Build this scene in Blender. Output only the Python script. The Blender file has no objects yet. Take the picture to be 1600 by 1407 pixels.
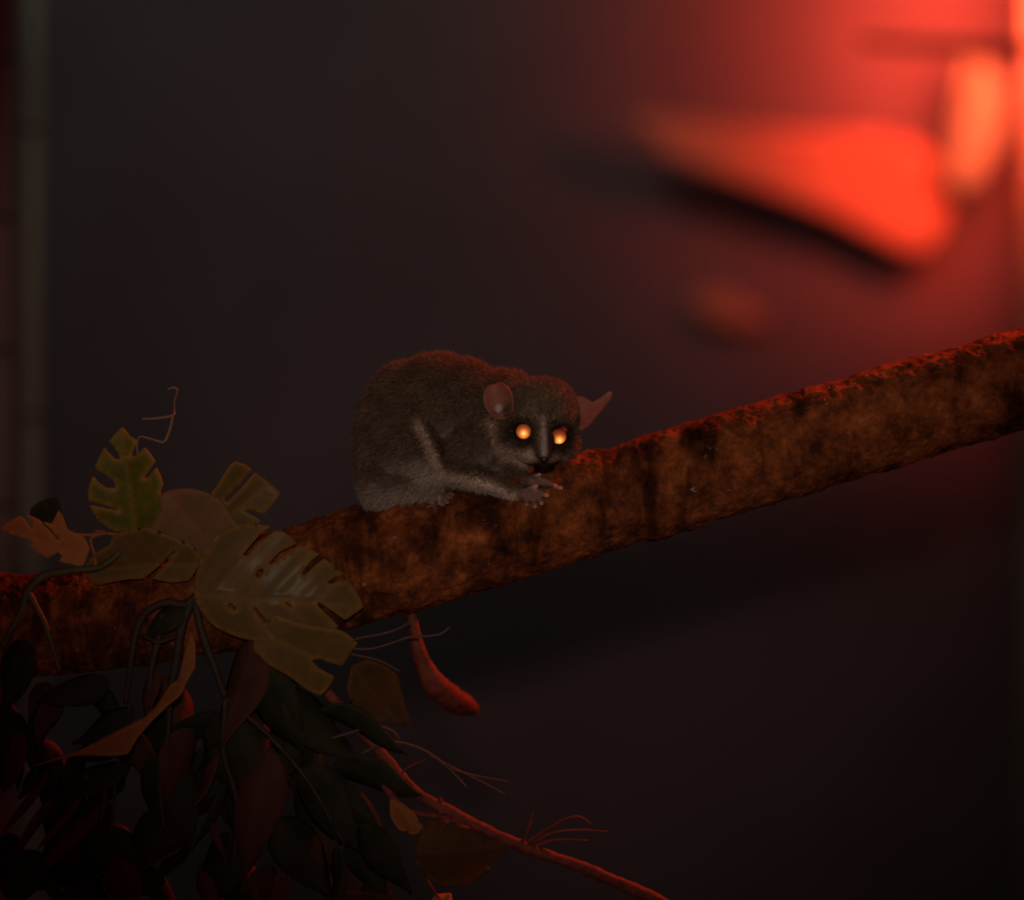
import bpy, math, random
import numpy as np
from mathutils import Vector, Matrix, noise
from mathutils.geometry import delaunay_2d_cdt

random.seed(7); np.random.seed(7)
U = 0.00025            # metres per unit at the branch's distance
D = 2.0                # camera to branch
sc = bpy.context.scene
COL = sc.collection
PI = math.pi

def P(px, py, d=0.0):
    y = d*U; k = U*(D+y)/D
    return Vector(((px-800)*k, y, (703.5-py)*k))

# ------------------------------------------------------------------ helpers
WL = {}
def link(o, wl, parent=None):
    COL.objects.link(o)
    wl = Vector(wl)
    if parent is not None:
        o.parent = parent
        o.location = wl - WL[parent.name]
    else:
        o.location = wl
    WL[o.name] = wl
    return o

def tag(o, label, cat=None, group=None, kind=None):
    if label: o['label'] = label
    if cat: o['category'] = cat
    if group: o['group'] = group
    if kind: o['kind'] = kind
    return o

def thing(name, label, cat, loc, group=None):
    o = bpy.data.objects.new(name, None)
    o.empty_display_size = 0.01
    link(o, loc)
    return tag(o, label, cat, group)

def obj(name, verts, faces, mat, parent=None, smooth=True, label=None, kind=None, attrs=None, solid=0.0):
    v = np.array([tuple(x) for x in verts], dtype=np.float64)
    c = Vector(((v[:,0].min()+v[:,0].max())/2, (v[:,1].min()+v[:,1].max())/2, v[:,2].min()))
    me = bpy.data.meshes.new(name)
    me.from_pydata((v-np.array(c)).tolist(), [], [tuple(int(i) for i in f) for f in faces])
    if attrs:
        for k, a in attrs.items():
            a = np.asarray(a, dtype=np.float32)
            if a.ndim == 1:
                at = me.attributes.new(k, 'FLOAT', 'POINT'); at.data.foreach_set('value', a)
            else:
                at = me.attributes.new(k, 'FLOAT_COLOR', 'POINT')
                at.data.foreach_set('color', np.concatenate([a, np.ones((len(a),1),np.float32)],1).ravel())
    me.materials.append(mat)
    me.polygons.foreach_set('use_smooth', [smooth]*len(me.polygons))
    me.update(); me.validate()
    o = bpy.data.objects.new(name, me)
    link(o, c, parent)
    if solid:
        m = o.modifiers.new('thickness', 'SOLIDIFY'); m.thickness = solid; m.offset = 0
    if label: o['label'] = label
    if kind: o['kind'] = kind
    return o

def catmull(pts, n):
    p = np.array([tuple(x) for x in pts], float)
    p = np.vstack([2*p[0]-p[1], p, 2*p[-1]-p[-2]])
    out = []
    segs = len(p)-3
    for i in range(segs):
        p0, p1, p2, p3 = p[i:i+4]
        for t in np.linspace(0, 1, n, endpoint=(i == segs-1)):
            out.append(.5*((2*p1)+(-p0+p2)*t+(2*p0-5*p1+4*p2-p3)*t*t+(-p0+3*p1-3*p2+p3)*t**3))
    return np.array(out)

def tube_geo(pts4, n=8, ring=10, disp=None):
    """pts4: rows of px,py,depth,radius (scene units) -> verts, faces"""
    q = catmull(pts4, n)
    C = np.array([tuple(P(a[0], a[1], a[2])) for a in q]); R = np.maximum(q[:,3], .15)*U
    T = np.gradient(C, axis=0); T /= np.linalg.norm(T, axis=1)[:,None]
    up = np.array([0, 1.0, 0.12]); verts = []; faces = []
    N = np.cross(T[0], up); N /= np.linalg.norm(N)
    s = 0.0
    for i in range(len(C)):
        N = N - T[i]*np.dot(N, T[i]); N /= np.linalg.norm(N)
        B = np.cross(T[i], N)
        if i: s += np.linalg.norm(C[i]-C[i-1])
        for j in range(ring):
            a = 2*PI*j/ring
            dv = N*math.cos(a)+B*math.sin(a)
            r = R[i]
            if disp: r = r*(1+disp(C[i]+dv*R[i], s, a))
            verts.append(C[i]+dv*r)
    m = len(C)
    for i in range(m-1):
        for j in range(ring):
            faces.append((i*ring+j, i*ring+(j+1)%ring, (i+1)*ring+(j+1)%ring, (i+1)*ring+j))
    faces.append(tuple(reversed(range(ring)))); faces.append(tuple((m-1)*ring+j for j in range(ring)))
    return verts, faces

def tube(name, pts4, mat, parent=None, n=8, ring=10, disp=None, **k):
    v, f = tube_geo(pts4, n, ring, disp)
    return obj(name, v, f, mat, parent, **k)

def tubes(name, lists, mat, parent=None, n=8, ring=7, **k):
    V = []; F = []
    for l in lists:
        v, f = tube_geo(l, n, ring)
        b = len(V); V += v; F += [tuple(i+b for i in g) for g in f]
    return obj(name, V, F, mat, parent, **k)

# ------------------------------------------------------------------ materials
def newmat(name):
    m = bpy.data.materials.new(name); m.use_nodes = True
    nt = m.node_tree; nt.nodes.clear()
    return m, nt
def nd(nt, t, **k):
    n = nt.nodes.new(t)
    for a, b in k.items():
        if a in n.inputs: n.inputs[a].default_value = b
        else: setattr(n, a, b)
    return n
def ramp(nt, stops):
    r = nt.nodes.new('ShaderNodeValToRGB'); e = r.color_ramp.elements
    while len(e) < len(stops): e.new(.5)
    for i, (p, c) in enumerate(stops):
        e[i].position = p; e[i].color = (*c, 1)
    return r
def noisy(name, stops, scale, rough=.8, bump=.3, bscale=None, stretch=(1,1,1), detail=8, spec=.3, bdist=.0006, translucent=0, coat=0, soft=.6):
    m, nt = newmat(name); L = nt.links.new
    tc = nd(nt, 'ShaderNodeTexCoord'); mp = nd(nt, 'ShaderNodeMapping'); mp.inputs['Scale'].default_value = stretch
    L(tc.outputs['Object'], mp.inputs['Vector'])
    n1 = nd(nt, 'ShaderNodeTexNoise', Scale=scale, Detail=detail, Roughness=soft); L(mp.outputs[0], n1.inputs['Vector'])
    r = ramp(nt, stops); L(n1.outputs[0], r.inputs[0])
    b = nd(nt, 'ShaderNodeBsdfPrincipled', Roughness=rough); b.inputs['Specular IOR Level'].default_value = spec
    b.inputs['Coat Weight'].default_value = coat
    L(r.outputs[0], b.inputs['Base Color'])
    n2 = nd(nt, 'ShaderNodeTexNoise', Scale=bscale or scale*3, Detail=6, Roughness=.65); L(mp.outputs[0], n2.inputs['Vector'])
    bp = nd(nt, 'ShaderNodeBump', Strength=bump, Distance=bdist); L(n2.outputs[0], bp.inputs['Height']); L(bp.outputs[0], b.inputs['Normal'])
    out = nd(nt, 'ShaderNodeOutputMaterial')
    if translucent:
        tr = nd(nt, 'ShaderNodeBsdfTranslucent'); L(r.outputs[0], tr.inputs['Color'])
        mx = nd(nt, 'ShaderNodeMixShader'); mx.inputs[0].default_value = translucent
        L(b.outputs[0], mx.inputs[1]); L(tr.outputs[0], mx.inputs[2]); L(mx.outputs[0], out.inputs[0])
    else:
        L(b.outputs[0], out.inputs[0])
    return m

def leafmat(name, c1, c2, edge, rough=.5, translucent=.25, mott=60.0, spec=.07, coat=0):
    """body colours c1/c2 mottled, vein and rim colour from point attributes of the leaf itself"""
    m, nt = newmat(name); L = nt.links.new
    tc = nd(nt, 'ShaderNodeTexCoord')
    n1 = nd(nt, 'ShaderNodeTexNoise', Scale=mott, Detail=5, Roughness=.6); L(tc.outputs['Object'], n1.inputs['Vector'])
    r = ramp(nt, [(.36, c1), (.64, c2)]); L(n1.outputs[0], r.inputs[0])
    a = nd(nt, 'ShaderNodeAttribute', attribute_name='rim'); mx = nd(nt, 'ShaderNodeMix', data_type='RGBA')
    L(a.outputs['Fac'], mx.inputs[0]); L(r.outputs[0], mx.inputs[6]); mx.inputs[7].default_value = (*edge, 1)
    n3 = nd(nt, 'ShaderNodeTexNoise', Scale=900, Detail=3); L(tc.outputs['Object'], n3.inputs['Vector'])
    bp = nd(nt, 'ShaderNodeBump', Strength=.25, Distance=.0003); L(n3.outputs[0], bp.inputs['Height'])
    b = nd(nt, 'ShaderNodeBsdfPrincipled', Roughness=rough); b.inputs['Specular IOR Level'].default_value = spec
    b.inputs['Coat Weight'].default_value = coat; b.inputs['Coat Roughness'].default_value = .2
    L(mx.outputs[2], b.inputs['Base Color']); L(bp.outputs[0], b.inputs['Normal'])
    tr = nd(nt, 'ShaderNodeBsdfTranslucent'); L(mx.outputs[2], tr.inputs['Color'])
    ms = nd(nt, 'ShaderNodeMixShader'); ms.inputs[0].default_value = translucent
    L(b.outputs[0], ms.inputs[1]); L(tr.outputs[0], ms.inputs[2])
    out = nd(nt, 'ShaderNodeOutputMaterial'); L(ms.outputs[0], out.inputs[0])
    return m

M = {}
M['leaf_olive'] = leafmat('leaf_olive', (.105,.071,.020), (.145,.090,.030), (.27,.15,.04), rough=.5, spec=.06, coat=.022)
M['leaf_green'] = leafmat('leaf_green', (.085,.095,.012), (.16,.15,.022), (.36,.22,.04), spec=.12)
M['leaf_brown'] = leafmat('leaf_brown', (.14,.088,.036), (.21,.105,.055), (.24,.12,.05), rough=.5)
M['leaf_rust'] = leafmat('leaf_rust', (.40,.13,.045), (.42,.17,.07), (.46,.22,.06), rough=.55)
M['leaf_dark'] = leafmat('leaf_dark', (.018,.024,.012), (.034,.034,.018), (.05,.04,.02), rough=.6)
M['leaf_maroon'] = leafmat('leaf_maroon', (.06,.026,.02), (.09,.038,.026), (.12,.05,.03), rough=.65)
M['leaf_ochre'] = leafmat('leaf_ochre', (.20,.085,.022), (.26,.11,.035), (.3,.13,.04), rough=.6)
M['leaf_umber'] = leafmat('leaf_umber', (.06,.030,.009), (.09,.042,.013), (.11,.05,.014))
M['stem_green'] = noisy('stem_green', [(.3,(.035,.04,.014)), (.7,(.08,.07,.03))], 200, rough=.6)
M['stem_dark'] = noisy('stem_dark', [(.3,(.018,.015,.01)), (.7,(.045,.032,.02))], 200, rough=.7)
M['tendril'] = noisy('tendril', [(.3,(.17,.11,.06)), (.7,(.26,.18,.11))], 400, rough=.7)
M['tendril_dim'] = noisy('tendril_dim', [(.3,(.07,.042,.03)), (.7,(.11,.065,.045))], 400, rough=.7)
M['red_twig'] = noisy('red_twig', [(.3,(.075,.018,.011)), (.7,(.21,.045,.025))], 300, rough=.7, bump=.6)

# bark: mottled orange-brown with dark vertical cracks and lichen flecks
def bark():
    m, nt = newmat('bark'); L = nt.links.new
    tc = nd(nt, 'ShaderNodeTexCoord')
    n1 = nd(nt, 'ShaderNodeTexNoise', Scale=95, Detail=12, Roughness=.78); L(tc.outputs['Object'], n1.inputs['Vector'])
    r1 = ramp(nt, [(.30,(.03,.014,.010)), (.43,(.11,.033,.012)), (.56,(.27,.078,.021)), (.72,(.52,.18,.058))]); L(n1.outputs[0], r1.inputs[0])
    mp = nd(nt, 'ShaderNodeMapping'); mp.inputs['Scale'].default_value = (1.0,.35,.28); mp.inputs['Rotation'].default_value = (0,-.1,0)
    L(tc.outputs['Object'], mp.inputs['Vector'])
    n2 = nd(nt, 'ShaderNodeTexNoise', Scale=60, Detail=5, Roughness=.6, Distortion=.6); L(mp.outputs[0], n2.inputs['Vector'])
    r2 = ramp(nt, [(.38,(.2,.2,.22)), (.54,(1,1,1))]); L(n2.outputs[0], r2.inputs[0])
    mul = nd(nt, 'ShaderNodeMix', data_type='RGBA', blend_type='MULTIPLY'); mul.inputs[0].default_value = .9
    L(r1.outputs[0], mul.inputs[6]); L(r2.outputs[0], mul.inputs[7])
    n3 = nd(nt, 'ShaderNodeTexNoise', Scale=260, Detail=4, Roughness=.7); L(tc.outputs['Object'], n3.inputs['Vector'])
    r3 = ramp(nt, [(.66,(0,0,0)), (.74,(1,1,1))]); L(n3.outputs[0], r3.inputs[0])
    mx = nd(nt, 'ShaderNodeMix', data_type='RGBA'); L(r3.outputs[0], mx.inputs[0]); L(mul.outputs[2], mx.inputs[6]); mx.inputs[7].default_value = (.42,.33,.24,1)
    n4 = nd(nt, 'ShaderNodeTexNoise', Scale=420, Detail=6, Roughness=.75); L(tc.outputs['Object'], n4.inputs['Vector'])
    bp = nd(nt, 'ShaderNodeBump', Strength=.9, Distance=.0011); L(n4.outputs[0], bp.inputs['Height'])
    b = nd(nt, 'ShaderNodeBsdfPrincipled', Roughness=.85); b.inputs['Specular IOR Level'].default_value = .08
    L(mx.outputs[2], b.inputs['Base Color']); L(bp.outputs[0], b.inputs['Normal'])
    out = nd(nt, 'ShaderNodeOutputMaterial'); L(b.outputs[0], out.inputs[0])
    return m
M['bark'] = bark()
M['wall'] = noisy('wall_paint', [(.3,(.040,.020,.023)), (.7,(.058,.029,.034))], 6, rough=.95, bump=.15, bscale=30, spec=.03, bdist=.002)
M['side'] = noisy('side_paint', [(.3,(.05,.045,.042)), (.7,(.07,.065,.06))], 6, rough=.9, bump=.15, bscale=30, spec=.1, bdist=.002)
M['soil'] = noisy('soil', [(.3,(.04,.028,.02)), (.7,(.12,.08,.055))], 30, rough=.95, bump=1, bscale=90, spec=.1, bdist=.004)
M['bamboo'] = noisy('bamboo', [(.3,(.14,.11,.085)), (.7,(.30,.235,.19))], 18, rough=.6, stretch=(3,3,.3), spec=.2)
M['timber'] = noisy('timber', [(.3,(.06,.035,.02)), (.7,(.10,.055,.03))], 20, rough=.7, stretch=(4,4,.4))
M['far_leaf'] = leafmat('far_leaf', (.20,.065,.04), (.25,.08,.05), (.25,.08,.05), rough=.8, translucent=.2, mott=8, spec=.05)
M['pale_leaf'] = leafmat('pale_leaf', (.12,.10,.065), (.15,.12,.08), (.14,.11,.07), rough=.8, translucent=.3, mott=8, spec=.05)
M['perch'] = noisy('perch', [(.3,(.010,.006,.005)), (.7,(.02,.012,.01))], 30, rough=.8)

# ------------------------------------------------------------------ leaves
def pip(x, y, poly):
    c = False; j = len(poly)-1
    for i in range(len(poly)):
        xi, yi = poly[i]; xj, yj = poly[j]
        if (yi > y) != (yj > y) and x < (xj-xi)*(y-yi)/(yj-yi)+xi: c = not c
        j = i
    return c
def densify(poly, step=5.0):
    out = []
    for i in range(len(poly)):
        a = poly[i]; b = poly[(i+1) % len(poly)]
        l = math.hypot(b[0]-a[0], b[1]-a[1]); k = max(1, int(l/step))
        for t in range(k): out.append((a[0]+(b[0]-a[0])*t/k, a[1]+(b[1]-a[1])*t/k))
    return out
def smoothpoly(poly):
    # one corner-cutting pass keeps the lobes but rounds them slightly
    out = []
    for i in range(len(poly)):
        a = poly[i]; b = poly[(i+1) % len(poly)]
        out.append((a[0]*.9+b[0]*.1, a[1]*.9+b[1]*.1)); out.append((a[0]*.1+b[0]*.9, a[1]*.1+b[1]*.9))
    return out

def cutleaf(outline, base, tip, d0, mat, parent, tilt=(0,0), fold=.18, bow=.0, holes=(), step=7, ripple=.6, veins=7, label=None, name='leaf', rimw=9.0):
    o = densify(smoothpoly(outline)); hs = [densify(h, 3) for h in holes]
    pts = list(o); edges = [(i, (i+1) % len(o)) for i in range(len(o))]
    for h in hs:
        b = len(pts); pts += h; edges += [(b+i, b+(i+1) % len(h)) for i in range(len(h))]
    xs = [p[0] for p in o]; ys = [p[1] for p in o]
    allb = np.array(pts)
    y = min(ys)+step/2; row = 0
    while y < max(ys):
        x = min(xs)+(step/2 if row % 2 else 0)
        while x < max(xs):
            if pip(x, y, o) and not any(pip(x, y, h) for h in hs) and np.min(np.hypot(allb[:,0]-x, allb[:,1]-y)) > step*.45:
                pts.append((x, y))
            x += step
        y += step*.87; row += 1
    r = delaunay_2d_cdt([Vector(p) for p in pts], edges, [], 0, 1e-4)
    vs, fs = r[0], r[2]
    ax = np.array([tip[0]-base[0], tip[1]-base[1]], float); Lx = np.linalg.norm(ax); ax /= Lx
    nx = np.array([-ax[1], ax[0]]); cx = (min(xs)+max(xs))/2; cy = (min(ys)+max(ys))/2
    V = []; rim = []
    bnd = allb
    ph = random.random()*6
    for v in vs:
        q = np.array([v[0]-base[0], v[1]-base[1]]); s = q@ax/Lx; t = q@nx
        vein = .5+.5*math.cos(2*PI*(veins*(s-abs(t)/Lx*.8)))
        groove = math.exp(-(t/3.5)**2)
        d = d0+tilt[0]*(v[0]-cx)+tilt[1]*(v[1]-cy)-fold*abs(t)*(1-.0*s)+bow*Lx*(s-.45)**2*4*.25
        d += ripple*vein*min(1, abs(t)/10)-2.0*groove*(-1)+3.5*math.sin(v[0]*.031+ph)*math.sin(v[1]*.027+ph*2)
        V.append(P(v[0], v[1], d))
        e = np.min(np.hypot(bnd[:,0]-v[0], bnd[:,1]-v[1]))
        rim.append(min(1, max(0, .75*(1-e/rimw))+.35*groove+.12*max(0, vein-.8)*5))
    F = []
    for f in fs:
        cxx = sum(vs[i][0] for i in f)/len(f); cyy = sum(vs[i][1] for i in f)/len(f)
        if pip(cxx, cyy, o) and not any(pip(cxx, cyy, h) for h in hs): F.append(tuple(f))
    return obj(name, V, F, mat, parent, attrs={'rim': rim}, solid=.0005, label=label)

def blade(base, tip, width, mat, parent, sag=0.0, roll=0.0, cup=.25, shape=1.0, nl=22, nw=8, wave=.06, name='leaf', label=None):
    """free leaf between two scene points; width in scene units; roll turns it about its axis"""
    B = P(*base); T = P(*tip); ax = T-B; L_ = ax.length; ax.normalize()
    side = ax.cross(Vector((0,1,0))).normalized() if abs(ax.y) < .95 else Vector((1,0,0))
    side = (Matrix.Rotation(roll, 3, ax) @ side).normalized(); nr = side.cross(ax).normalized()
    V = []; F = []; rim = []; ph = random.random()*6
    for i in range(nl+1):
        s = i/nl
        w = math.sin(PI*min(1, s**(.75*shape)))**.85*(1-.25*s) if s < 1 else 0
        w = max(w, .02)*width*U*.5
        c = B+ax*L_*s+Vector((0,0,-1))*sag*U*4*s*(1-s)+nr*L_*.05*math.sin(s*5+ph)
        for j in range(nw+1):
            t = j/nw*2-1
            p = c+side*(w*t)+nr*(cup*w*(t*t)+wave*width*U*.5*math.sin(9*s+3*t+ph)*abs(t))
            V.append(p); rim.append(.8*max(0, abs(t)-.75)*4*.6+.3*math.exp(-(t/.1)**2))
    for i in range(nl):
        for j in range(nw):
            a = i*(nw+1)+j; F.append((a, a+1, a+nw+2, a+nw+1))
    return obj(name, V, F, mat, parent, attrs={'rim': rim}, solid=.0004, label=label)

# ------------------------------------------------------------------ setting
def box(name, a, b, mat, label=None, kind='structure'):
    (x0,y0,z0), (x1,y1,z1) = a, b
    v = [(x0,y0,z0),(x1,y0,z0),(x1,y1,z0),(x0,y1,z0),(x0,y0,z1),(x1,y0,z1),(x1,y1,z1),(x0,y1,z1)]
    f = [(3,2,1,0),(4,5,6,7),(0,1,5,4),(1,2,6,5),(2,3,7,6),(3,0,4,7)]
    o = obj(name, v, f, mat, smooth=False); tag(o, label, kind=kind); return o
WY = .80; FZ = -.34; XR = .46; XL = -.46; TZ = .62
box('wall_back', (XL-.03, WY, FZ), (XR+.03, WY+.03, TZ), M['wall'], 'grey painted back wall of the night enclosure')
box('wall_left', (XL-.03, -.35, FZ), (XL, WY, TZ), M['side'], 'dark painted left side wall, out of frame')
box('wall_right', (XR, -.35, FZ), (XR+.03, WY, TZ), M['side'], 'dark painted right side wall, out of frame')
box('floor', (XL-.03, -.35, FZ-.03), (XR+.03, WY+.03, FZ), M['soil'], 'dark soil floor of the enclosure')

# ------------------------------------------------------------------ branch
BR = [(-1500,990,40,86),(-500,984,10,84),(-60,978,0,82),(60,976,0,80),(150,968,0,80),(300,945,0,83),(450,912,0,87),(560,886,0,90),(640,866,0,90),(740,840,0,86),(870,803,0,82),(1000,767,0,80),(1150,722,0,80),(1300,677,0,79),(1450,634,0,78),(1600,593,0,77),(1760,548,0,77),(2100,455,10,76),(2640,320,20,74)]
def bark_disp(p, s, a):
    v = Vector(p)
    d = .055*noise.noise(v*38)+.035*noise.noise(v*110)+.034*noise.noise(v*300)+.024*noise.noise(v*760)
    k = noise.noise(Vector((v.x*90, v.y*22, v.z*22)))
    d -= .035*max(0, k-.18)*3
    return d
bro = tube('branch', BR, M['bark'], n=58, ring=190, disp=bark_disp)
tag(bro, 'thick rough orange-brown bark branch slanting up to the right, the lemur crouches on it', 'branch')

# ------------------------------------------------------------------ lemur
def ico(c, r, rot=None, seg=18):
    V = []; F = []
    n = seg
    for i in range(n+1):
        th = PI*i/n
        for j in range(2*n):
            ph = PI*j/n
            V.append((math.sin(th)*math.cos(ph)*r[0], math.sin(th)*math.sin(ph)*r[2], math.cos(th)*r[1]))
    for i in range(n):
        for j in range(2*n):
            a = i*2*n+j; b = i*2*n+(j+1) % (2*n)
            F.append((a, a+2*n, b+2*n, b))
    out = []
    for v in V:
        w = Vector(v)
        if rot: w = Matrix.Rotation(rot, 3, 'Y') @ w
        out.append(P(*c)+w*U)
    return out, F
BV = []; BF = []
def add(vf):
    v, f = vf; b = len(BV); BV.extend(v); BF.extend([tuple(i+b for i in g) for g in f])
def E(c, r, rot=None): add(ico(c, r, rot))
def C(*pts, n=9, seg=10):
    for a, b in zip(pts[:-1], pts[1:]):
        for t in np.linspace(0, 1, n):
            q = [a[i]+(b[i]-a[i])*t for i in range(4)]
            add(ico(q[:3], (q[3],)*3, seg=seg))
E((642,688,12), (82,96,68)); E((686,640,12), (82,82,64)); E((612,650,14), (44,56,48)); E((752,640,0), (60,60,54)); E((604,742,8), (42,48,50), .1)
E((590,700,10), (32,70,44)); E((850,729,-84), (14,6,14)); E((640,650,14), (66,80,58)); E((618,672,14), (58,72,56)); E((722,640,4), (66,74,60)); E((790,630,-10), (50,46,48)); E((800,712,-30), (34,26,30))
C((640,695,-36,46), (668,722,-50,32), (676,738,-50,24))                      # near thigh
C((676,742,-50,20), (625,765,-48,17), (588,778,-40,14))                      # shank
C((588,780,-40,12), (650,774,-42,10), (690,770,-44,8))                       # foot
for tx, ty, td in ((712,779,-40), (710,786,-48), (704,792,-56), (696,795,-62)):  # toes
    C((686,770,-44,6), (tx-6,ty-6,td+2,4.6), (tx,ty,td,3.6), n=6, seg=8)
C((684,770,-40,6), (684,784,-50,4.5), (682,794,-60,3.8), n=6, seg=8)
C((720,700,-6,42), (700,722,0,30))
C((762,662,-38,38), (728,708,-48,28), (708,733,-56,20), (756,752,-68,15), (804,770,-82,10.5))   # near arm
C((795,680,20,30), (800,725,20,18), (812,748,-30,12), (826,752,-62,9))        # far arm
C((700,640,0,60), (770,642,-8,52), (826,656,-30,48))
E((842,652,-44), (60,58,54)); E((808,688,-58), (30,27,30)); E((882,694,-48), (22,23,28))
E((845,628,-46), (52,36,46))
C((847,684,-84,23), (849,702,-102,15), (850,714,-112,9))
C((822,700,-78,18), (838,716,-98,11))                                          # lips
C((866,702,-78,15), (857,716,-98,10))
# hands: palm + four fingers + thumb each
def hand(w, palm, tips, thumb, r=3.9):
    C((*w, 10), (*palm, 9.5), n=5)
    for k, (kn, tp) in enumerate(tips):
        C((*palm, 6), (*kn, r+.6), (*tp, r-.5), n=8, seg=8); E(tp, (r, r, r))
    C((*[palm[i]*.6+w[i]*.4 for i in range(3)], 5.5), (*thumb[0], r+.3), (*thumb[1], r-.4), n=7, seg=8); E(thumb[1], (r, r, r))
hand((806,771,-82), (818,772,-90), [((822,781,-98),(823,789,-92)), ((833,782,-99),(836,792,-93)), ((842,778,-100),(846,787,-95)), ((845,770,-100),(854,775,-98))], ((826,764,-98),(838,760,-101)))
hand((822,752,-64), (832,752,-82), [((845,749,-92),(856,752,-93)), ((848,755,-92),(862,758,-91)), ((850,758,-86),(868,760,-84)), ((850,760,-78),(877,763,-76))], ((836,744,-94),(843,742,-101)), r=3.6)

tmp_me = bpy.data.meshes.new('tmp'); tmp_me.from_pydata([tuple(v) for v in BV], [], BF); tmp_me.update()
tmp = bpy.data.objects.new('tmp', tmp_me); COL.objects.link(tmp)
rm = tmp.modifiers.new('r', 'REMESH'); rm.mode = 'VOXEL'; rm.voxel_size = 1.7*U; rm.use_smooth_shade = True
sm = tmp.modifiers.new('s', 'SMOOTH'); sm.factor = .5; sm.iterations = 4
dg = bpy.context.evaluated_depsgraph_get()
ev = bpy.data.meshes.new_from_object(tmp.evaluated_get(dg), depsgraph=dg)
bpy.data.objects.remove(tmp)
nv = len(ev.vertices)
co = np.empty(nv*3); ev.vertices.foreach_get('co', co); co = co.reshape(-1,3)
nor = np.empty(nv*3); ev.vertices.foreach_get('normal', nor); nor = nor.reshape(-1,3)
faces_ev = [tuple(p.vertices) for p in ev.polygons]

def to_px(c):
    y = c[:,1]; k = U*(D+y)/D
    return np.stack([c[:,0]/k+800, 703.5-c[:,2]/k, y/U], 1)
def pdist(q, line):
    d = np.full(len(q), 1e9)
    for a, b in zip(line[:-1], line[1:]):
        a = np.array(a, float); b = np.array(b, float); ab = b-a
        t = np.clip(((q[:,:2]-a)@ab)/(ab@ab), 0, 1)
        d = np.minimum(d, np.linalg.norm(q[:,:2]-(a+t[:,None]*ab), axis=1))
    return d
def sm01(x): x = np.clip(x, 0, 1); return x*x*(3-2*x)
def furcolor(c, n):
    q = to_px(c); N = len(q)
    base = np.tile(np.array([.165,.115,.078]), (N,1))
    var = np.array([noise.noise(Vector(p)*170)+.6*noise.noise(Vector(p)*500) for p in c])
    base *= (1+.35*var)[:,None]
    def mix(col, f): 
        nonlocal base
        f = np.clip(f, 0, 1)[:,None]; base = base*(1-f)+np.array(col)*f
    front = sm01((20-q[:,2])/30)
    # warmer crown and back
    mix((.17,.095,.06), .45*sm01((640-q[:,1])/70))
    # pale underside and inner thigh
    mix((.62,.50,.40), 1.0*front*sm01(1-pdist(q, [(655,664),(668,690),(682,722),(700,741)])/11))
    mix((.62,.50,.42), 1.0*front*sm01(1-pdist(q, [(660,745),(690,742),(725,748),(765,762),(800,780)])/14))
    mix((.50,.42,.36), .8*front*sm01(1-pdist(q, [(655,730),(672,742)])/28))
    mix((.40,.34,.30), .85*sm01((q[:,1]-738)/45)*(q[:,0]<690))
    mix((.40,.35,.30), .8*sm01(-n[:,2]*1.2-.1)*(q[:,0]<790))
    # throat / cheek band running up behind the face
    mix((.50,.36,.27), .95*sm01(1-pdist(q, [(768,660),(778,690),(796,712),(820,722)])/13))
    mix((.52,.40,.33), .85*sm01(1-pdist(q, [(800,706),(824,714)])/20))
    mix((.33,.27,.24), .6*sm01(1-pdist(q, [(872,716),(882,712)])/14))
    hd = sm01((-55-q[:,2])/15)
    # dark surrounds of the eyes, pale stripe down the nose
    for ex, ey in ((817,678),(874,685)):
        mix((.035,.022,.018), .9*hd*sm01((27-np.hypot(q[:,0]-ex, (q[:,1]-ey)*.8))/12))
    mix((.05,.035,.03), .7*hd*sm01(1-pdist(q, [(836,692),(842,714)])/9))
    mix((.05,.035,.03), .7*hd*sm01(1-pdist(q, [(864,696),(857,714)])/8))
    mix((.40,.32,.31), .9*hd*sm01(1-pdist(q, [(848,655),(850,680),(850,708)])/7.5))
    mix((.02,.012,.01), sm01(1.3-pdist(q, [(836,729),(864,730)])/8)*hd)  # shade of the gap below the muzzle painted in as a near-black chin
    # bare fingers and toes, pink tips
    hand_ = bare(q)
    mix((.16,.10,.08), hand_)
    tip = np.zeros(N)
    for t in ((823,790,-92),(836,793,-93),(846,788,-95),(855,776,-98),(877,763,-76),(868,760,-84),(838,760,-101),(843,742,-101)):
        tip = np.maximum(tip, sm01(1-np.linalg.norm(q-np.array(t), axis=1)/11))
    mix((.55,.28,.25), tip)
    return np.clip(base, .004, 1)
def bare(q):
    a = sm01((q[:,0]-812)/8)*(q[:,1] > 738)*(q[:,2] < -50)*(q[:,1] > 700)
    a = np.where((q[:,1] < 742) & (q[:,0] < 835), 0, a)
    b = sm01((q[:,0]-684)/6)*(q[:,0] < 722)*sm01((q[:,1]-770)/4)
    return np.clip(a+b, 0, 1)

def furmat(name, rough=.7, tr=.0):
    m, nt = newmat(name); L = nt.links.new
    a = nd(nt, 'ShaderNodeAttribute', attribute_name='fur')
    out = nd(nt, 'ShaderNodeOutputMaterial')
    b = nd(nt, 'ShaderNodeBsdfPrincipled', Roughness=rough); b.inputs['Specular IOR Level'].default_value = .06
    L(a.outputs['Color'], b.inputs['Base Color'])
    if tr:
        t = nd(nt, 'ShaderNodeBsdfTranslucent'); L(a.outputs['Color'], t.inputs['Color'])
        mx = nd(nt, 'ShaderNodeMixShader'); mx.inputs[0].default_value = tr
        L(b.outputs[0], mx.inputs[1]); L(t.outputs[0], mx.inputs[2]); L(mx.outputs[0], out.inputs[0])
    else: L(b.outputs[0], out.inputs[0])
    return m
M['skin'] = furmat('skin_undercoat'); M['fur'] = furmat('fur_strands', .6, .45)

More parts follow.
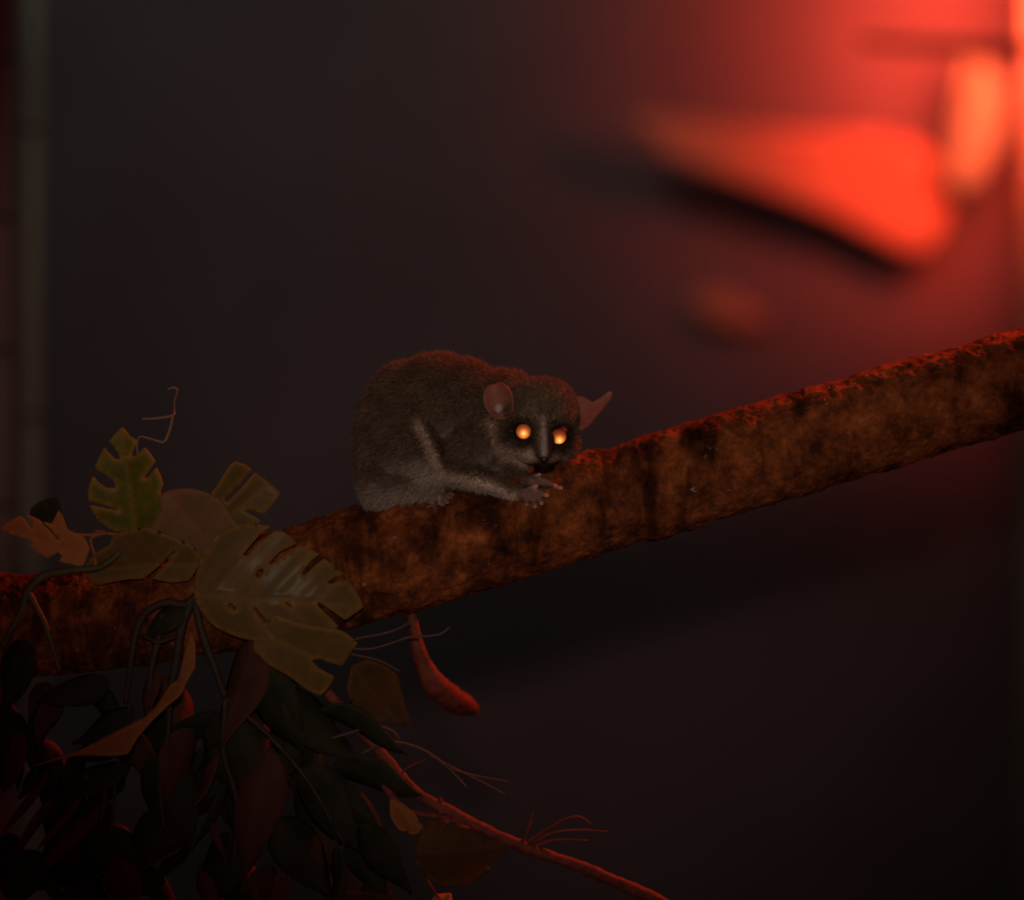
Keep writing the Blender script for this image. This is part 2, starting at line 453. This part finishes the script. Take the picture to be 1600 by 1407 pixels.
lem = thing('mouse_lemur', 'small grey-brown mouse lemur crouching on the branch, eyes shining orange, hands at its mouth', 'lemur', P(700, 790, 0))
bodyo = obj('body', co, faces_ev, M['skin'], lem, attrs={'fur': furcolor(co, nor)})

# fur: tapered strands rooted on the body surface
def make_fur(count):
    tri = []
    for f in faces_ev:
        tri.append((f[0], f[1], f[2]))
        if len(f) == 4: tri.append((f[0], f[2], f[3]))
    tri = np.array(tri)
    a, b, c_ = co[tri[:,0]], co[tri[:,1]], co[tri[:,2]]
    ar = np.linalg.norm(np.cross(b-a, c_-a), axis=1)
    idx = np.random.choice(len(tri), count, p=ar/ar.sum())
    r1 = np.sqrt(np.random.rand(count))[:,None]; r2 = np.random.rand(count)[:,None]
    p = (1-r1)*a[idx]+r1*(1-r2)*b[idx]+r1*r2*c_[idx]
    n = nor[tri[idx,0]]+nor[tri[idx,1]]+nor[tri[idx,2]]; n /= np.linalg.norm(n, axis=1)[:,None]
    q = to_px(p)
    length = np.full(count, 15.0)*(.65+.7*np.random.rand(count))
    headm = sm01((q[:,0]-785)/30)*sm01((-10-q[:,2])/30)
    length *= 1-.5*headm
    muz = np.linalg.norm(q-np.array([850,706,-100]), axis=1)
    length *= np.clip(muz/45, .22, 1)
    limb = sm01((q[:,0]-720)/40)*sm01((q[:,1]-735)/12); length *= 1-.5*limb
    keep = bare(q) < .4
    for ex, ey, ed in EYES:
        keep &= np.hypot(q[:,0]-ex, q[:,1]-ey) > 14.5
    keep &= np.linalg.norm(q-np.array([850,719,-117]), axis=1) > 10
    keep &= ~((np.hypot(q[:,0]-778, q[:,1]-627) < 18) & (q[:,2] < -20))
    # lay of the coat: towards the rump on the body, back from the nose on the head
    flow = np.zeros((count,3)); flow[:,0] = -.8; flow[:,2] = -.55
    hflow = p-np.array(P(850,712,-110)); hflow /= np.linalg.norm(hflow, axis=1)[:,None]
    hm = sm01((q[:,0]-790)/25)[:,None]
    flow = flow*(1-hm)+hflow*hm
    am = limb[:,None]; flow = flow*(1-am)+np.array([.8,-.1,-.4])*am
    flow -= n*np.sum(flow*n, axis=1)[:,None]
    flow /= np.maximum(np.linalg.norm(flow, axis=1)[:,None], 1e-6)
    jit = np.random.randn(count,3)*.28
    d1 = n*.75+flow*.75+jit; d1 /= np.linalg.norm(d1, axis=1)[:,None]
    d2 = n*.25+flow*1.0+jit*1.2; d2 /= np.linalg.norm(d2, axis=1)[:,None]
    L_ = (length*U)[:,None]
    sd = np.cross(d1, np.random.randn(count,3)); sd /= np.linalg.norm(sd, axis=1)[:,None]
    w = (.62*U*(.7+.6*np.random.rand(count)))[:,None]
    m1 = p+d1*L_*.5; tp = m1+d2*L_*.5
    V = np.stack([p-sd*w-n*U, p+sd*w-n*U, m1-sd*w*.8, m1+sd*w*.8, tp], 1)[keep]
    colr = furcolor(p[keep], n[keep])*(.75+.6*np.random.rand(keep.sum()))[:,None]
    tipc = colr*1.25; rootc = colr*.7
    CC = np.stack([rootc, rootc, colr, colr, tipc], 1)
    k = len(V); base = (np.arange(k)*5)[:,None]
    quads = (base+np.array([0,1,3,2])).tolist(); tris = (base+np.array([2,3,4])).tolist()
    return V.reshape(-1,3), quads+tris, CC.reshape(-1,3)

# eyes -----------------------------------------------------------------
EYES = [(818,674,-89), (873,681,-91)]
def simple(name, col, rough, metallic=0, coat=0, spec=.5):
    m, nt = newmat(name); b = nd(nt, 'ShaderNodeBsdfPrincipled', Roughness=rough, Metallic=metallic)
    b.inputs['Base Color'].default_value = (*col,1); b.inputs['Coat Weight'].default_value = coat; b.inputs['Coat Roughness'].default_value = .04
    b.inputs['Specular IOR Level'].default_value = spec
    o = nd(nt, 'ShaderNodeOutputMaterial'); nt.links.new(b.outputs[0], o.inputs[0]); return m
M['iris'] = simple('iris', (.02,.010,.006), .6, spec=.1)
M['tapetum'] = simple('tapetum', (1.0,.31,.07), .37, metallic=1, coat=.5)
M['nose'] = simple('nose_skin', (.02,.012,.012), .45)
for ex, ey, ed in EYES:
    R = 16.0*U; ce = P(ex, ey, ed+4.5)
    # optical axis of the eye: a little down and to the viewer's right, into the torch beam
    fw = (Vector((.0,-1.0,-.05)) if ex < 850 else Vector((.01,-1.0,-.12))).normalized()
    sx = fw.cross(Vector((0,0,1))).normalized(); sz = sx.cross(fw)
    a0 = math.asin(11.3/16.0)
    V = []; F = []; ring = 40; rows = 18
    for i in range(rows+1):
        th = a0+(PI-a0)*i/rows
        for j in range(ring):
            ph = 2*PI*j/ring
            V.append(ce+(fw*math.cos(th)+(sx*math.cos(ph)+sz*math.sin(ph))*math.sin(th))*R)
    for i in range(rows):
        for j in range(ring):
            F.append((i*ring+j, i*ring+(j+1)%ring, (i+1)*ring+(j+1)%ring, (i+1)*ring+j))
    eo = obj('eye', V, F, M['iris'], lem, label='round dark-rimmed eye')
    V = []; F = []; rr = 10
    rc = ce+fw*R*math.cos(a0)
    for i in range(rr+1):
        t = i/rr
        for j in range(ring):
            ph = 2*PI*j/ring; rad = 11.5*U*t
            V.append(rc+(sx*math.cos(ph)+sz*math.sin(ph))*rad-fw*(1-t*t)*1.6*U+fw*.25*U)
    for i in range(rr):
        for j in range(ring):
            F.append((i*ring+j, (i+1)*ring+j, (i+1)*ring+(j+1)%ring, i*ring+(j+1)%ring))
    po = obj('pupil', V, F, M['tapetum'], eo, label='glowing orange pupil')

v, f = ico((850,718,-116), (7,5.5,6)); obj('nose', v, f, M['nose'], lem, label='dark moist nose tip')

fv, ff, fc = make_fur(95000)
fo = obj('fur', fv, ff, M['fur'], lem, attrs={'fur': fc}, smooth=False, kind='stuff', label='dense short grey-brown fur')

# ears ------------------------------------------------------------------
M['ear'] = noisy('ear_skin', [(.3,(.27,.105,.07)), (.7,(.40,.165,.11))], 150, rough=.6, translucent=.35)
M['ear_tuft'] = noisy('ear_tuft', [(.3,(.28,.23,.2)), (.7,(.40,.34,.3))], 300, rough=.8)
def ear(base, tip, width, nrm, cup, parent):
    B = P(*base); T = P(*tip); ax = (T-B); L_ = ax.length; ax.normalize()
    nrm = Vector(nrm); nrm = (nrm-ax*nrm.dot(ax)).normalized(); sd = ax.cross(nrm)
    V = []; F = []; nl, nw = 20, 16
    for i in range(nl+1):
        s = i/nl; w = width*U*.5*max(0, 1-((s-.5)/.52)**2)**.5+.3*U
        for j in range(nw+1):
            t = j/nw*2-1
            V.append(B+ax*L_*s+sd*w*t+nrm*(cup*w*(t*t)-cup*U*6*math.sin(PI*s)))
    for i in range(nl):
        for j in range(nw):
            a = i*(nw+1)+j; F.append((a, a+1, a+nw+2, a+nw+1))
    return obj('ear', V, F, M['ear'], parent, solid=.0003)
e1 = ear((791,654,-78), (772,600,-66), 46, (-.25,-1,.1), .6, lem); e1['label'] = 'rounded pink cupped ear with a pale inner fold'
v, f = ico((779,638,-74), (7,8,6), .3); obj('inner_fold', v, f, M['ear_tuft'], e1, label='pale fold inside the ear')
e2 = cutleaf([(893,622),(904,619),(914,621),(925,629),(938,622),(950,612),(957,613),(956,621),(945,637),(932,650),(922,664),(909,674),(896,664),(890,642)], (895,650), (957,613), -46, M['ear'], lem, tilt=(-.25,.1), fold=-.5, ripple=0, step=4, rimw=2, name='ear')
e2['label'] = 'thin pointed ear turned out to the side'

# ------------------------------------------------------------------ draped split-leaf vine
vine = thing('split_leaf_vine', 'olive and green split-leaf vine draped over the left end of the branch', 'vine', P(300, 930, -90))
L2 = [(303,930),(305,900),(318,862),(345,830),(385,818),(424,822),(404,838),(379,868),(386,870),(407,846),(430,829),(441,830),(452,838),(464,850),(438,862),(420,881),(424,883),(444,868),(467,853),(484,858),(501,866),(487,876),(470,897),(476,900),(492,884),(506,873),(520,882),(538,899),(524,902),(511,911),(517,913),(540,906),(553,918),(562,934),(569,949),(553,960),(539,970),(520,956),(497,941),(496,946),(516,966),(530,980),(511,990),(478,1003),(457,1013),(446,1006),(424,980),(398,948),(395,952),(416,980),(436,1004),(416,1005),(376,998),(344,985),(323,970),(311,950)]
holes2 = [[(399,899),(403,891),(411,889),(413,893),(408,901),(401,904)], [(356,944),(361,944),(370,952),(366,954),(358,950)], [(444,941),(448,942),(457,949),(455,950),(447,946)]]
cutleaf(L2, (306,930), (566,948), -112, M['leaf_olive'], vine, tilt=(.06,.02), fold=-.10, bow=.16, holes=holes2, label='largest olive split leaf lying against the bark, glossy near its midrib')
L1 = [(191,667),(202,680),(213,688),(212,697),(207,705),(206,714),(212,712),(226,699),(236,711),(243,722),(234,734),(224,748),(232,746),(244,730),(251,744),(255,757),(250,770),(257,790),(254,812),(244,828),(220,834),(194,832),(175,829),(152,813),(139,789),(160,794),(188,799),(165,790),(138,783),(137,770),(140,756),(145,744),(156,756),(167,763),(181,763),(178,752),(165,742),(152,735),(148,730),(155,714),(163,699),(170,708),(179,717),(188,719),(184,707),(177,697),(170,690),(180,678)]
cutleaf(L1, (212,836), (191,667), -70, M['leaf_green'], vine, tilt=(-.15,.25), fold=.22, bow=.1, label='upright bright green split leaf')
L5 = [(330,770),(341,756),(352,737),(360,726),(368,721),(382,726),(394,734),(378,754),(350,782),(354,786),(376,764),(398,738),(418,752),(439,771),(426,788),(412,805),(394,797),(380,798),(396,806),(409,815),(380,830),(340,830),(318,810)]
cutleaf(L5, (330,830), (425,750), -56, M['leaf_olive'], vine, tilt=(.1,.2), fold=.15, label='small split leaf poking up behind the big leaves')
L3 = [(247,775),(262,767),(280,764),(300,764),(322,769),(340,779),(352,792),(364,810),(380,830),(372,862),(345,880),(310,885),(270,880),(240,860),(232,832),(243,812),(254,801),(248,788)]
cutleaf(L3, (350,880), (262,768), -88, M['leaf_brown'], vine, tilt=(.05,.22), fold=.10, bow=.25, label='rounded brownish olive leaf curling over the top')
L6 = [(129,889),(142,872),(153,862),(170,852),(176,838),(190,831),(210,827),(232,824),(262,836),(300,852),(316,872),(306,892),(296,908),(270,911),(255,909),(238,905),(258,884),(275,861),(270,862),(250,884),(224,905),(199,906),(176,910),(150,915),(138,905)]
cutleaf(L6, (310,880), (132,890), -100, M['leaf_olive'], vine, tilt=(-.04,.18), fold=.14, label='olive leaf reaching left along the bark')
L7 = [(0,824),(20,811),(31,806),(40,814),(48,827),(52,824),(46,812),(42,804),(61,812),(76,828),(91,845),(93,843),(80,829),(66,815),(81,819),(87,806),(92,797),(99,808),(106,828),(118,833),(133,841),(141,858),(134,875),(128,888),(111,882),(91,878),(97,870),(91,863),(76,873),(55,862),(44,850),(53,849),(46,844),(24,838),(0,829)]
cutleaf(L7, (136,872), (4,826), -84, M['leaf_rust'], vine, tilt=(.05,.1), fold=.12, label='rusty orange split leaf pointing left')
L4 = [(430,960),(470,975),(512,982),(530,984),(545,992),(559,1005),(552,1015),(544,1026),(535,1041),(515,1036),(500,1030),(486,1032),(498,1044),(512,1052),(523,1057),(518,1068),(514,1075),(500,1088),(485,1081),(472,1073),(450,1056),(420,1040),(395,1016),(400,985)]
cutleaf(L4, (405,985), (535,1050), -96, M['leaf_olive'], vine, tilt=(.1,.15), fold=.1, bow=.1, label='ragged olive leaf hanging under the largest one')
L8 = [(48,795),(62,784),(78,778),(90,777),(94,785),(97,803),(96,822),(84,832),(60,826),(46,812)]
cutleaf(L8, (84,835), (70,780), -62, M['leaf_dark'], vine, tilt=(.1,.2), label='dark green leaf behind the rusty one')
tube('stem', [(212,834,-74,4),(200,850,-96,4.5),(160,885,-104,5),(110,892,-104,6),(66,902,-98,7),(44,925,-96,7),(34,955,-96,6),(18,985,-94,5),(4,1010,-90,5)], M['stem_green'], vine)
tube('stem', [(44,925,-98,5),(56,948,-100,5),(70,975,-102,4.5),(82,1010,-102,4),(94,1050,-98,3.5)], M['stem_green'], vine)
tube('stem', [(148,830,-70,2.5),(165,833,-84,2.5),(142,842,-92,2.2),(148,868,-96,2.5),(150,890,-100,3)], M['leaf_rust'], vine)
tube('stem', [(90,820,-66,2.5),(120,836,-70,2.6),(165,834,-72,2.6),(205,838,-80,3)], M['leaf_rust'], vine)
tube('stem', [(306,930,-108,5),(290,945,-106,6.5),(258,942,-104,6.5),(228,958,-102,6),(212,990,-98,5.5),(204,1040,-92,5),(196,1100,-84,4)], M['stem_dark'], vine)
tube('stem', [(300,940,-106,6),(284,980,-104,7),(276,1030,-98,7),(266,1080,-90,6)], M['stem_dark'], vine)
tube('stem', [(303,935,-106,6),(316,990,-102,6.5),(334,1040,-96,6),(352,1090,-88,5)], M['stem_dark'], vine)
tube('stem', [(254,960,-100,5),(247,1000,-99,5.5),(236,1050,-94,5),(232,1110,-84,4.5)], M['stem_dark'], vine)
tube('stem', [(222,992,-98,2.5),(246,1004,-104,3),(272,996,-104,2.6)], M['stem_dark'], vine)
blade((292,948,-108), (222,996,-100), 46, M['leaf_dark'], vine, roll=.5, label='small dark leaf under the stem arch')

# ------------------------------------------------------------------ dark foliage hanging under the branch
fol = thing('hanging_foliage', 'dark mass of drooping leaves hanging below the left end of the branch', 'foliage', P(220, 1250, -40))
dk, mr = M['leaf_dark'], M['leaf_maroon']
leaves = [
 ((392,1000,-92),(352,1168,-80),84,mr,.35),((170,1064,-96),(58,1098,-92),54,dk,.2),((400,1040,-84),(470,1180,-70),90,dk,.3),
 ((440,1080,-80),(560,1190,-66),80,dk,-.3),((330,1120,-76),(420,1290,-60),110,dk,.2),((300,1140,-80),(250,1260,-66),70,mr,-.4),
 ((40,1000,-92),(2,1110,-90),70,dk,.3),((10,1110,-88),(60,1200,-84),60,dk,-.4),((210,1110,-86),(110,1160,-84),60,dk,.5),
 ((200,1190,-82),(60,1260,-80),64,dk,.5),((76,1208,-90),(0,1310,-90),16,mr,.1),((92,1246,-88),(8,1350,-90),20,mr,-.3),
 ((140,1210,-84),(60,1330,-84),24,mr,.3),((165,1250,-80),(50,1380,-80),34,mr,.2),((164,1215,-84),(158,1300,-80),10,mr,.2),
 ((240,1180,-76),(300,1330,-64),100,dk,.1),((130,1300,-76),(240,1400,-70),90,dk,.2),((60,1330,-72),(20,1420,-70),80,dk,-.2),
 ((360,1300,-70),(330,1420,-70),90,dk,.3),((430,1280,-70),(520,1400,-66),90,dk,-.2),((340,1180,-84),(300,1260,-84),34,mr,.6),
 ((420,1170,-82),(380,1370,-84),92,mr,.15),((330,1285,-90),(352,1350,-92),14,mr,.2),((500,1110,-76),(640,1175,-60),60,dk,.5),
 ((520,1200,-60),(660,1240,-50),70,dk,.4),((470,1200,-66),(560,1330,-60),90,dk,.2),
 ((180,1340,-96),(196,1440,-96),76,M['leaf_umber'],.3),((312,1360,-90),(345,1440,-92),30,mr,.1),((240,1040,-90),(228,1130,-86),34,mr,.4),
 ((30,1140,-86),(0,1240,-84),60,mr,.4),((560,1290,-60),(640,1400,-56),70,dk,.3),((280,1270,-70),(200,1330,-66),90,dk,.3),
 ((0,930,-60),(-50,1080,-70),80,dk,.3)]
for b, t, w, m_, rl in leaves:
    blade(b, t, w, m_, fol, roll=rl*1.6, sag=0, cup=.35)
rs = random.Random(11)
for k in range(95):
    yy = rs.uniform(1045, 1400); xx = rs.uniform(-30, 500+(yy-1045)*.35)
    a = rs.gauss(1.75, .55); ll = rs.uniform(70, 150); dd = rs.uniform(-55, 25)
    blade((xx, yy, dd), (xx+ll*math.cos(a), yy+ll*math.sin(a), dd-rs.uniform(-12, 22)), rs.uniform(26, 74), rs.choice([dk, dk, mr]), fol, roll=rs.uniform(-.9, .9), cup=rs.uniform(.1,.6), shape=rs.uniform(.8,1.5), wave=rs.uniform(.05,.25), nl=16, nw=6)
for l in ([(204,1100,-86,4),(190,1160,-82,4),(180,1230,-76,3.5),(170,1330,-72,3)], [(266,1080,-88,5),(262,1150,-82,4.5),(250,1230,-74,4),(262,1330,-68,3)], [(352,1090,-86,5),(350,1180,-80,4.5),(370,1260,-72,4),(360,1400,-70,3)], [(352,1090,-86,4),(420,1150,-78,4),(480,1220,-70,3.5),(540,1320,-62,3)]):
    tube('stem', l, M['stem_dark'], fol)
# dry curled ochre leaf
dl = [(47,1200),(90,1184),(125,1173),(175,1147),(225,1122),(248,1100),(264,1072),(279,1062),(287,1025),(296,990),(300,988),(306,1010),(305,1044),(292,1066),(282,1088),(262,1104),(238,1127),(216,1152),(200,1179),(178,1182),(119,1181),(78,1191)]
dry = cutleaf(dl, (298,990), (50,1199), -110, M['leaf_ochre'], None, tilt=(.05,-.1), fold=.3, veins=3, step=6, name='dry_leaf')
tag(dry, 'long curled ochre dry leaf hanging across the dark foliage', 'leaf')

# ------------------------------------------------------------------ tendrils, roots, red stem
t1 = tubes('dry_tendril', [[(222,655,-66,1.4),(245,654,-68,1.8),(270,649,-66,2.2),(272,640,-62,1),(273,625,-60,.8),(277,610,-60,1.2),(270,606,-62,1.6),(262,609,-64,1.2)],
    [(270,650,-66,1.4),(267,664,-66,2),(262,680,-67,2.2),(255,691,-68,2.2),(238,687,-68,1.6),(218,683,-66,1.3),(214,700,-66,1.0),(218,740,-62,1.2),(222,800,-60,1.5)]], M['tendril'])
tag(t1, 'thin pale dry tendril standing above the upright green leaf', 'tendril')
t2 = tubes('dry_tendril', [[(530,1010,-76,2),(560,998,-74,2),(592,992,-70,2),(620,984,-64,1.8),(642,972,-58,1.5)], [(548,1014,-70,2),(580,1014,-66,1.8),(610,1006,-60,1.8),(640,996,-52,1.8),(672,994,-48,1.8),(690,990,-48,2),(703,980,-50,1.6)],
    [(545,1022,-64,1.8),(575,1028,-62,1.8),(600,1036,-58,1.8),(625,1050,-54,1.4)]], M['tendril_dim'])
tag(t2, 'thin curling tendril under the branch beside the curved red root', 'tendril')
t3 = tubes('dry_tendril', [[(560,1180,-60,2),(610,1160,-54,2),(660,1172,-50,2),(700,1200,-48,2),(730,1232,-48,1.4)], [(700,1200,-48,1.6),(740,1212,-46,1.5),(795,1222,-44,1)], [(670,1180,-50,1.5),(720,1206,-46,1.3),(760,1226,-44,1.2),(790,1242,-44,.8)],
    [(500,1160,-64,1.8),(545,1146,-60,2),(585,1135,-56,2),(612,1142,-54,1.6),(624,1155,-54,1.2)]], M['tendril_dim'])
tag(t3, 'faint branching tendrils trailing right from the dark foliage', 'tendril')
root = tube('curved_root', [(636,940,30,7),(644,966,34,8),(648,990,36,9),(652,1010,38,11),(662,1040,50,14),(680,1070,60,18),(705,1092,110,20),(722,1101,150,18),(738,1108,190,11)], M['red_twig'], n=14, ring=20, disp=lambda p,s,a: .12*noise.noise(Vector(p)*160)+.06*noise.noise(Vector(p)*420))
tag(root, 'curved rough root hanging from under the branch, lit red on its right side', 'root')
stm = thing('red_stem', 'long knobbly red-lit stem slanting down to the lower right corner of the foliage', 'stem', P(800, 1300, -20))
kn = lambda p,s,a: .18*noise.noise(Vector(p)*220)+.1*noise.noise(Vector(p)*600)
tube('main_stem', [(480,1040,-30,8),(510,1080,-34,9),(550,1128,-36,9),(585,1165,-36,9),(620,1205,-36,8),(655,1242,-38,8),(700,1268,-40,10),(760,1298,-40,9),(830,1328,-38,9),(900,1352,-30,9),(980,1386,-20,10),(1060,1425,0,10),(1300,1560,100,11)], M['red_twig'], stm, n=14, ring=16, disp=kn)
tube('side_stem', [(575,1180,-44,6),(598,1220,-46,7),(616,1250,-48,7),(640,1268,-50,5),(690,1278,-46,5),(735,1290,-42,6)], M['red_twig'], stm, n=12, ring=12, disp=kn)
tube('thorn', [(690,1272,-42,7),(688,1254,-42,5),(690,1247,-42,2)], M['red_twig'], stm)
tube('thorn', [(815,1322,-40,3),(826,1296,-42,3),(832,1272,-44,2)], M['red_twig'], stm)
for hair in ([(812,1325,-38,3),(850,1300,-40,2.6),(880,1282,-40,2.2),(905,1277,-40,2),(925,1290,-38,1.4)], [(815,1328,-38,3),(860,1304,-38,2.4),(900,1298,-36,2),(950,1300,-34,1.2)], [(820,1330,-38,3),(865,1314,-36,2),(920,1314,-34,1.2)],
    [(625,1208,-38,2),(645,1196,-40,1.6),(665,1188,-42,1.2)]):
    tube('root_hair', hair, M['red_twig'], stm, ring=7)
spr = thing('leafy_sprig', 'split leaf with orange lit rim hanging under the red stem near the bottom', 'sprig', P(710, 1370, -50))
S1 = [(655,1300),(668,1288),(690,1282),(704,1284),(694,1300),(697,1301),(712,1288),(726,1290),(738,1296),(722,1306),(726,1309),(745,1300),(762,1310),(756,1318),(765,1320),(778,1306),(800,1318),(790,1332),(768,1342),(760,1352),(768,1360),(752,1370),(735,1382),(710,1386),(688,1384),(666,1372),(655,1350),(648,1325)]
cutleaf(S1, (660,1335), (790,1325), -62, M['leaf_umber'], spr, tilt=(.15,-.35), fold=.2, label='split olive leaf')
S2 = [(608,1248),(630,1256),(648,1273),(668,1302),(642,1305),(622,1297),(610,1278)]
cutleaf(S2, (655,1300), (622,1260), -60, M['leaf_ochre'], spr, tilt=(.2,-.3), label='small rust-coloured leaf')
S3 = [(651,1352),(656,1338),(664,1328),(669,1331),(664,1342),(660,1352),(655,1348)]
cutleaf(S3, (655,1351), (668,1330), -68, M['leaf_ochre'], spr, tilt=(.6,-.6), fold=.3, step=4, rimw=3, label='bright curled leaf tip')
S4 = [(672,1410),(680,1398),(705,1396),(708,1412),(700,1440),(680,1440)]
cutleaf(S4, (690,1440), (695,1396), -62, M['leaf_rust'], spr, tilt=(.2,-.4), label='small rust-coloured leaf')
tube('stem', [(735,1290,-44,3),(700,1300,-52,3),(668,1318,-60,2.6),(658,1345,-64,2.4),(670,1380,-62,2.2),(690,1410,-60,2)], M['red_twig'], spr)
# pale ochre leaf low behind the olive one
och = [(548,1040),(575,1030),(604,1038),(622,1060),(630,1092),(642,1136),(612,1128),(580,1130),(552,1112),(541,1078)]
ol = cutleaf(och, (552,1045), (618,1122), -20, M['leaf_umber'], None, tilt=(.15,.1), name='drooping_leaf')
tag(ol, 'dim ochre leaf hanging between the curved root and the red stem', 'leaf')

# ------------------------------------------------------------------ background props
def cane(x, y, r, nodes, label, z1=.55):
    base = Vector((x, y, FZ)); t = thing('bamboo_cane', label, 'bamboo', base, 'bamboo canes at the left edge')
    zs = []; V = []; F = []; ring = 28
    prof = [(FZ, r)]
    for nz in nodes: prof += [(nz-.006, r), (nz-.0025, r*.93), (nz, r*1.10), (nz+.0025, r*.93), (nz+.006, r)]
    prof.append((z1, r)); prof.sort()
    for z, rr in prof:
        for j in range(ring):
            a = 2*PI*j/ring; V.append((x+rr*math.cos(a), y+rr*math.sin(a), z))
    for i in range(len(prof)-1):
        for j in range(ring): F.append((i*ring+j, i*ring+(j+1)%ring, (i+1)*ring+(j+1)%ring, (i+1)*ring+j))
    F.append(tuple(range(ring))); F.append(tuple((len(prof)-1)*ring+j for j in range(ring)))
    obj('culm', V, F, M['bamboo'], t)
    for nz in nodes:
        v = []; f = []
        for k, (dz, rr) in enumerate(((-.0012,r*1.02),(-.0006,r*1.13),(.0006,r*1.13),(.0012,r*1.02))):
            for j in range(ring):
                a = 2*PI*j/ring; v.append((x+rr*math.cos(a), y+rr*math.sin(a), nz+dz))
        for k in range(3):
            for j in range(ring): f.append((k*ring+j, k*ring+(j+1)%ring, (k+1)*ring+(j+1)%ring, (k+1)*ring+j))
        obj('node_ring', v, f, M['stem_dark'], t)
    return t
def at(px, py, y): return P(px, py, y/U)
c1 = at(2, 0, .30); c2 = at(48, 0, .42)
cane(c1.x, .30, 22*U, [at(0,90,.3).z, at(0,340,.3).z, at(0,548,.3).z, at(0,790,.3).z], 'dark brown bamboo cane with ringed nodes at the very left edge')
cane(c2.x, .42, 20*U, [at(0,200,.42).z, at(0,650,.42).z], 'paler blurred bamboo cane just right of the dark one')
pp = at(1636, 0, .745)
v = []; f = []
pst = [(pp.x-44*U, .745), (pp.x+44*U, .745), (pp.x+44*U, .745+80*U), (pp.x-44*U, .745+80*U)]
vv = [(x, y, FZ) for x, y in pst]+[(x, y, .5) for x, y in pst]
po = obj('timber_post', vv, [(3,2,1,0),(4,5,6,7),(0,1,5,4),(1,2,6,5),(2,3,7,6),(3,0,4,7)], M['timber'], smooth=False)
bv = po.modifiers.new('bevel', 'BEVEL'); bv.width = .0015; bv.segments = 3
tag(po, 'orange-lit upright timber post at the right edge behind the branch', 'post')

def far(outline, base, tip, y, mat, label, tilt=(0,0), fold=.2, **k):
    o = cutleaf(outline, base, tip, y/U, mat, None, tilt=tilt, fold=fold, step=14, ripple=3, name='broad_leaf', rimw=2, **k)
    tag(o, label, 'leaf'); return o
bl = [(980,176),(1080,188),(1180,200),(1280,206),(1360,206),(1420,218),(1462,242),(1482,285),(1482,330),(1468,372),(1440,398),(1405,392),(1350,362),(1280,330),(1200,300),(1110,270),(1030,235)]
f1 = far(bl, (1470,310), (985,178), .775, M['far_leaf'], 'large blurred red-lit leaf pointing left near the back wall', tilt=(.14,.05))
b2 = [(1510,90),(1545,100),(1570,140),(1568,200),(1550,250),(1525,290),(1498,300),(1478,275),(1482,230),(1494,170)]
far(b2, (1530,90), (1495,298), .77, M['pale_leaf'], 'pale orange blurred leaf hanging in the red glow at the right', tilt=(.2,.05))
b3 = [(1075,470),(1100,452),(1135,455),(1165,475),(1200,492),(1180,508),(1140,510),(1100,498)]
far(b3, (1075,465), (1200,500), .792, M['far_leaf'], 'small dim orange blurred leaf low on the back wall', tilt=(0,.2))
tube('petiole', [(1440,300,3120,5),(1480,260,3080,5),(1505,180,2900,5),(1530,76,2440,5)], M['far_leaf'], f1)
pr = tube('perch_twig', [(1345,66,2400,8),(1420,70,2440,11),(1520,74,2440,13),(1700,78,2440,13),(1900,84,2440,12),(2120,90,2440,12)], M['perch'], ring=12)
tag(pr, 'dark horizontal perch twig crossing the red glow at the upper right', 'twig')

# ------------------------------------------------------------------ lights
def light(kind, name, loc, target, energy, col, size=.05, **k):
    l = bpy.data.lights.new(name, kind); l.energy = energy; l.color = col
    if kind == 'AREA': l.shape = 'DISK'; l.size = size
    else: l.shadow_soft_size = size
    for a, b in k.items(): setattr(l, a, b)
    o = bpy.data.objects.new(name, l); COL.objects.link(o); o.location = loc
    o.rotation_euler = (Vector(target)-Vector(loc)).to_track_quat('-Z', 'Y').to_euler()
    return o
light('SPOT', 'torch', (-.02,-D+.02,.125), P(830,570,0), 38, (1,.80,.64), size=.02, spot_size=math.radians(15.5), spot_blend=1.0)
rl = at(1655, 10, .67)
light('SPOT', 'red_heat_lamp', rl, at(1595,40,WY), 21, (1,.115,.05), size=.06, spot_size=math.radians(133), spot_blend=.8)
light('SPOT', 'red_rim_fill', (.40,.26,.38), P(800,800,0), 19, (1,.085,.03), size=.02, spot_size=math.radians(52), spot_blend=.8)  # second red source, added for the rim on branch top and lemur's back
light('SPOT', 'upper_wall_fill', (-.10,.30,.60), at(440,-120,WY), 7.5, (.60,1,.80), size=.05, spot_size=math.radians(112), spot_blend=1.0)  # unseen fill added to grey the upper wall, greenish against its red paint

w = bpy.data.worlds.new('World'); sc.world = w; w.use_nodes = True
bg = w.node_tree.nodes['Background']; bg.inputs[0].default_value = (.75,.10,.20,1); bg.inputs[1].default_value = .09

# ------------------------------------------------------------------ camera
cam = bpy.data.cameras.new('camera'); co_ = bpy.data.objects.new('camera', cam); COL.objects.link(co_)
co_.location = (0,-D,0); co_.rotation_euler = (PI/2,0,0)
cam.sensor_width = 36; cam.sensor_fit = 'HORIZONTAL'; cam.lens = 36*D/(1600*U)
cam.dof.use_dof = True; cam.dof.focus_distance = D-.018; cam.dof.aperture_fstop = 3.0
cam.clip_start = .05
sc.camera = co_
sc.view_settings.view_transform = 'Standard'; sc.view_settings.look = 'None'; sc.view_settings.gamma = 1; sc.view_settings.exposure = 0
sc.cycles.use_denoising = True
sc.cycles.max_bounces = 6
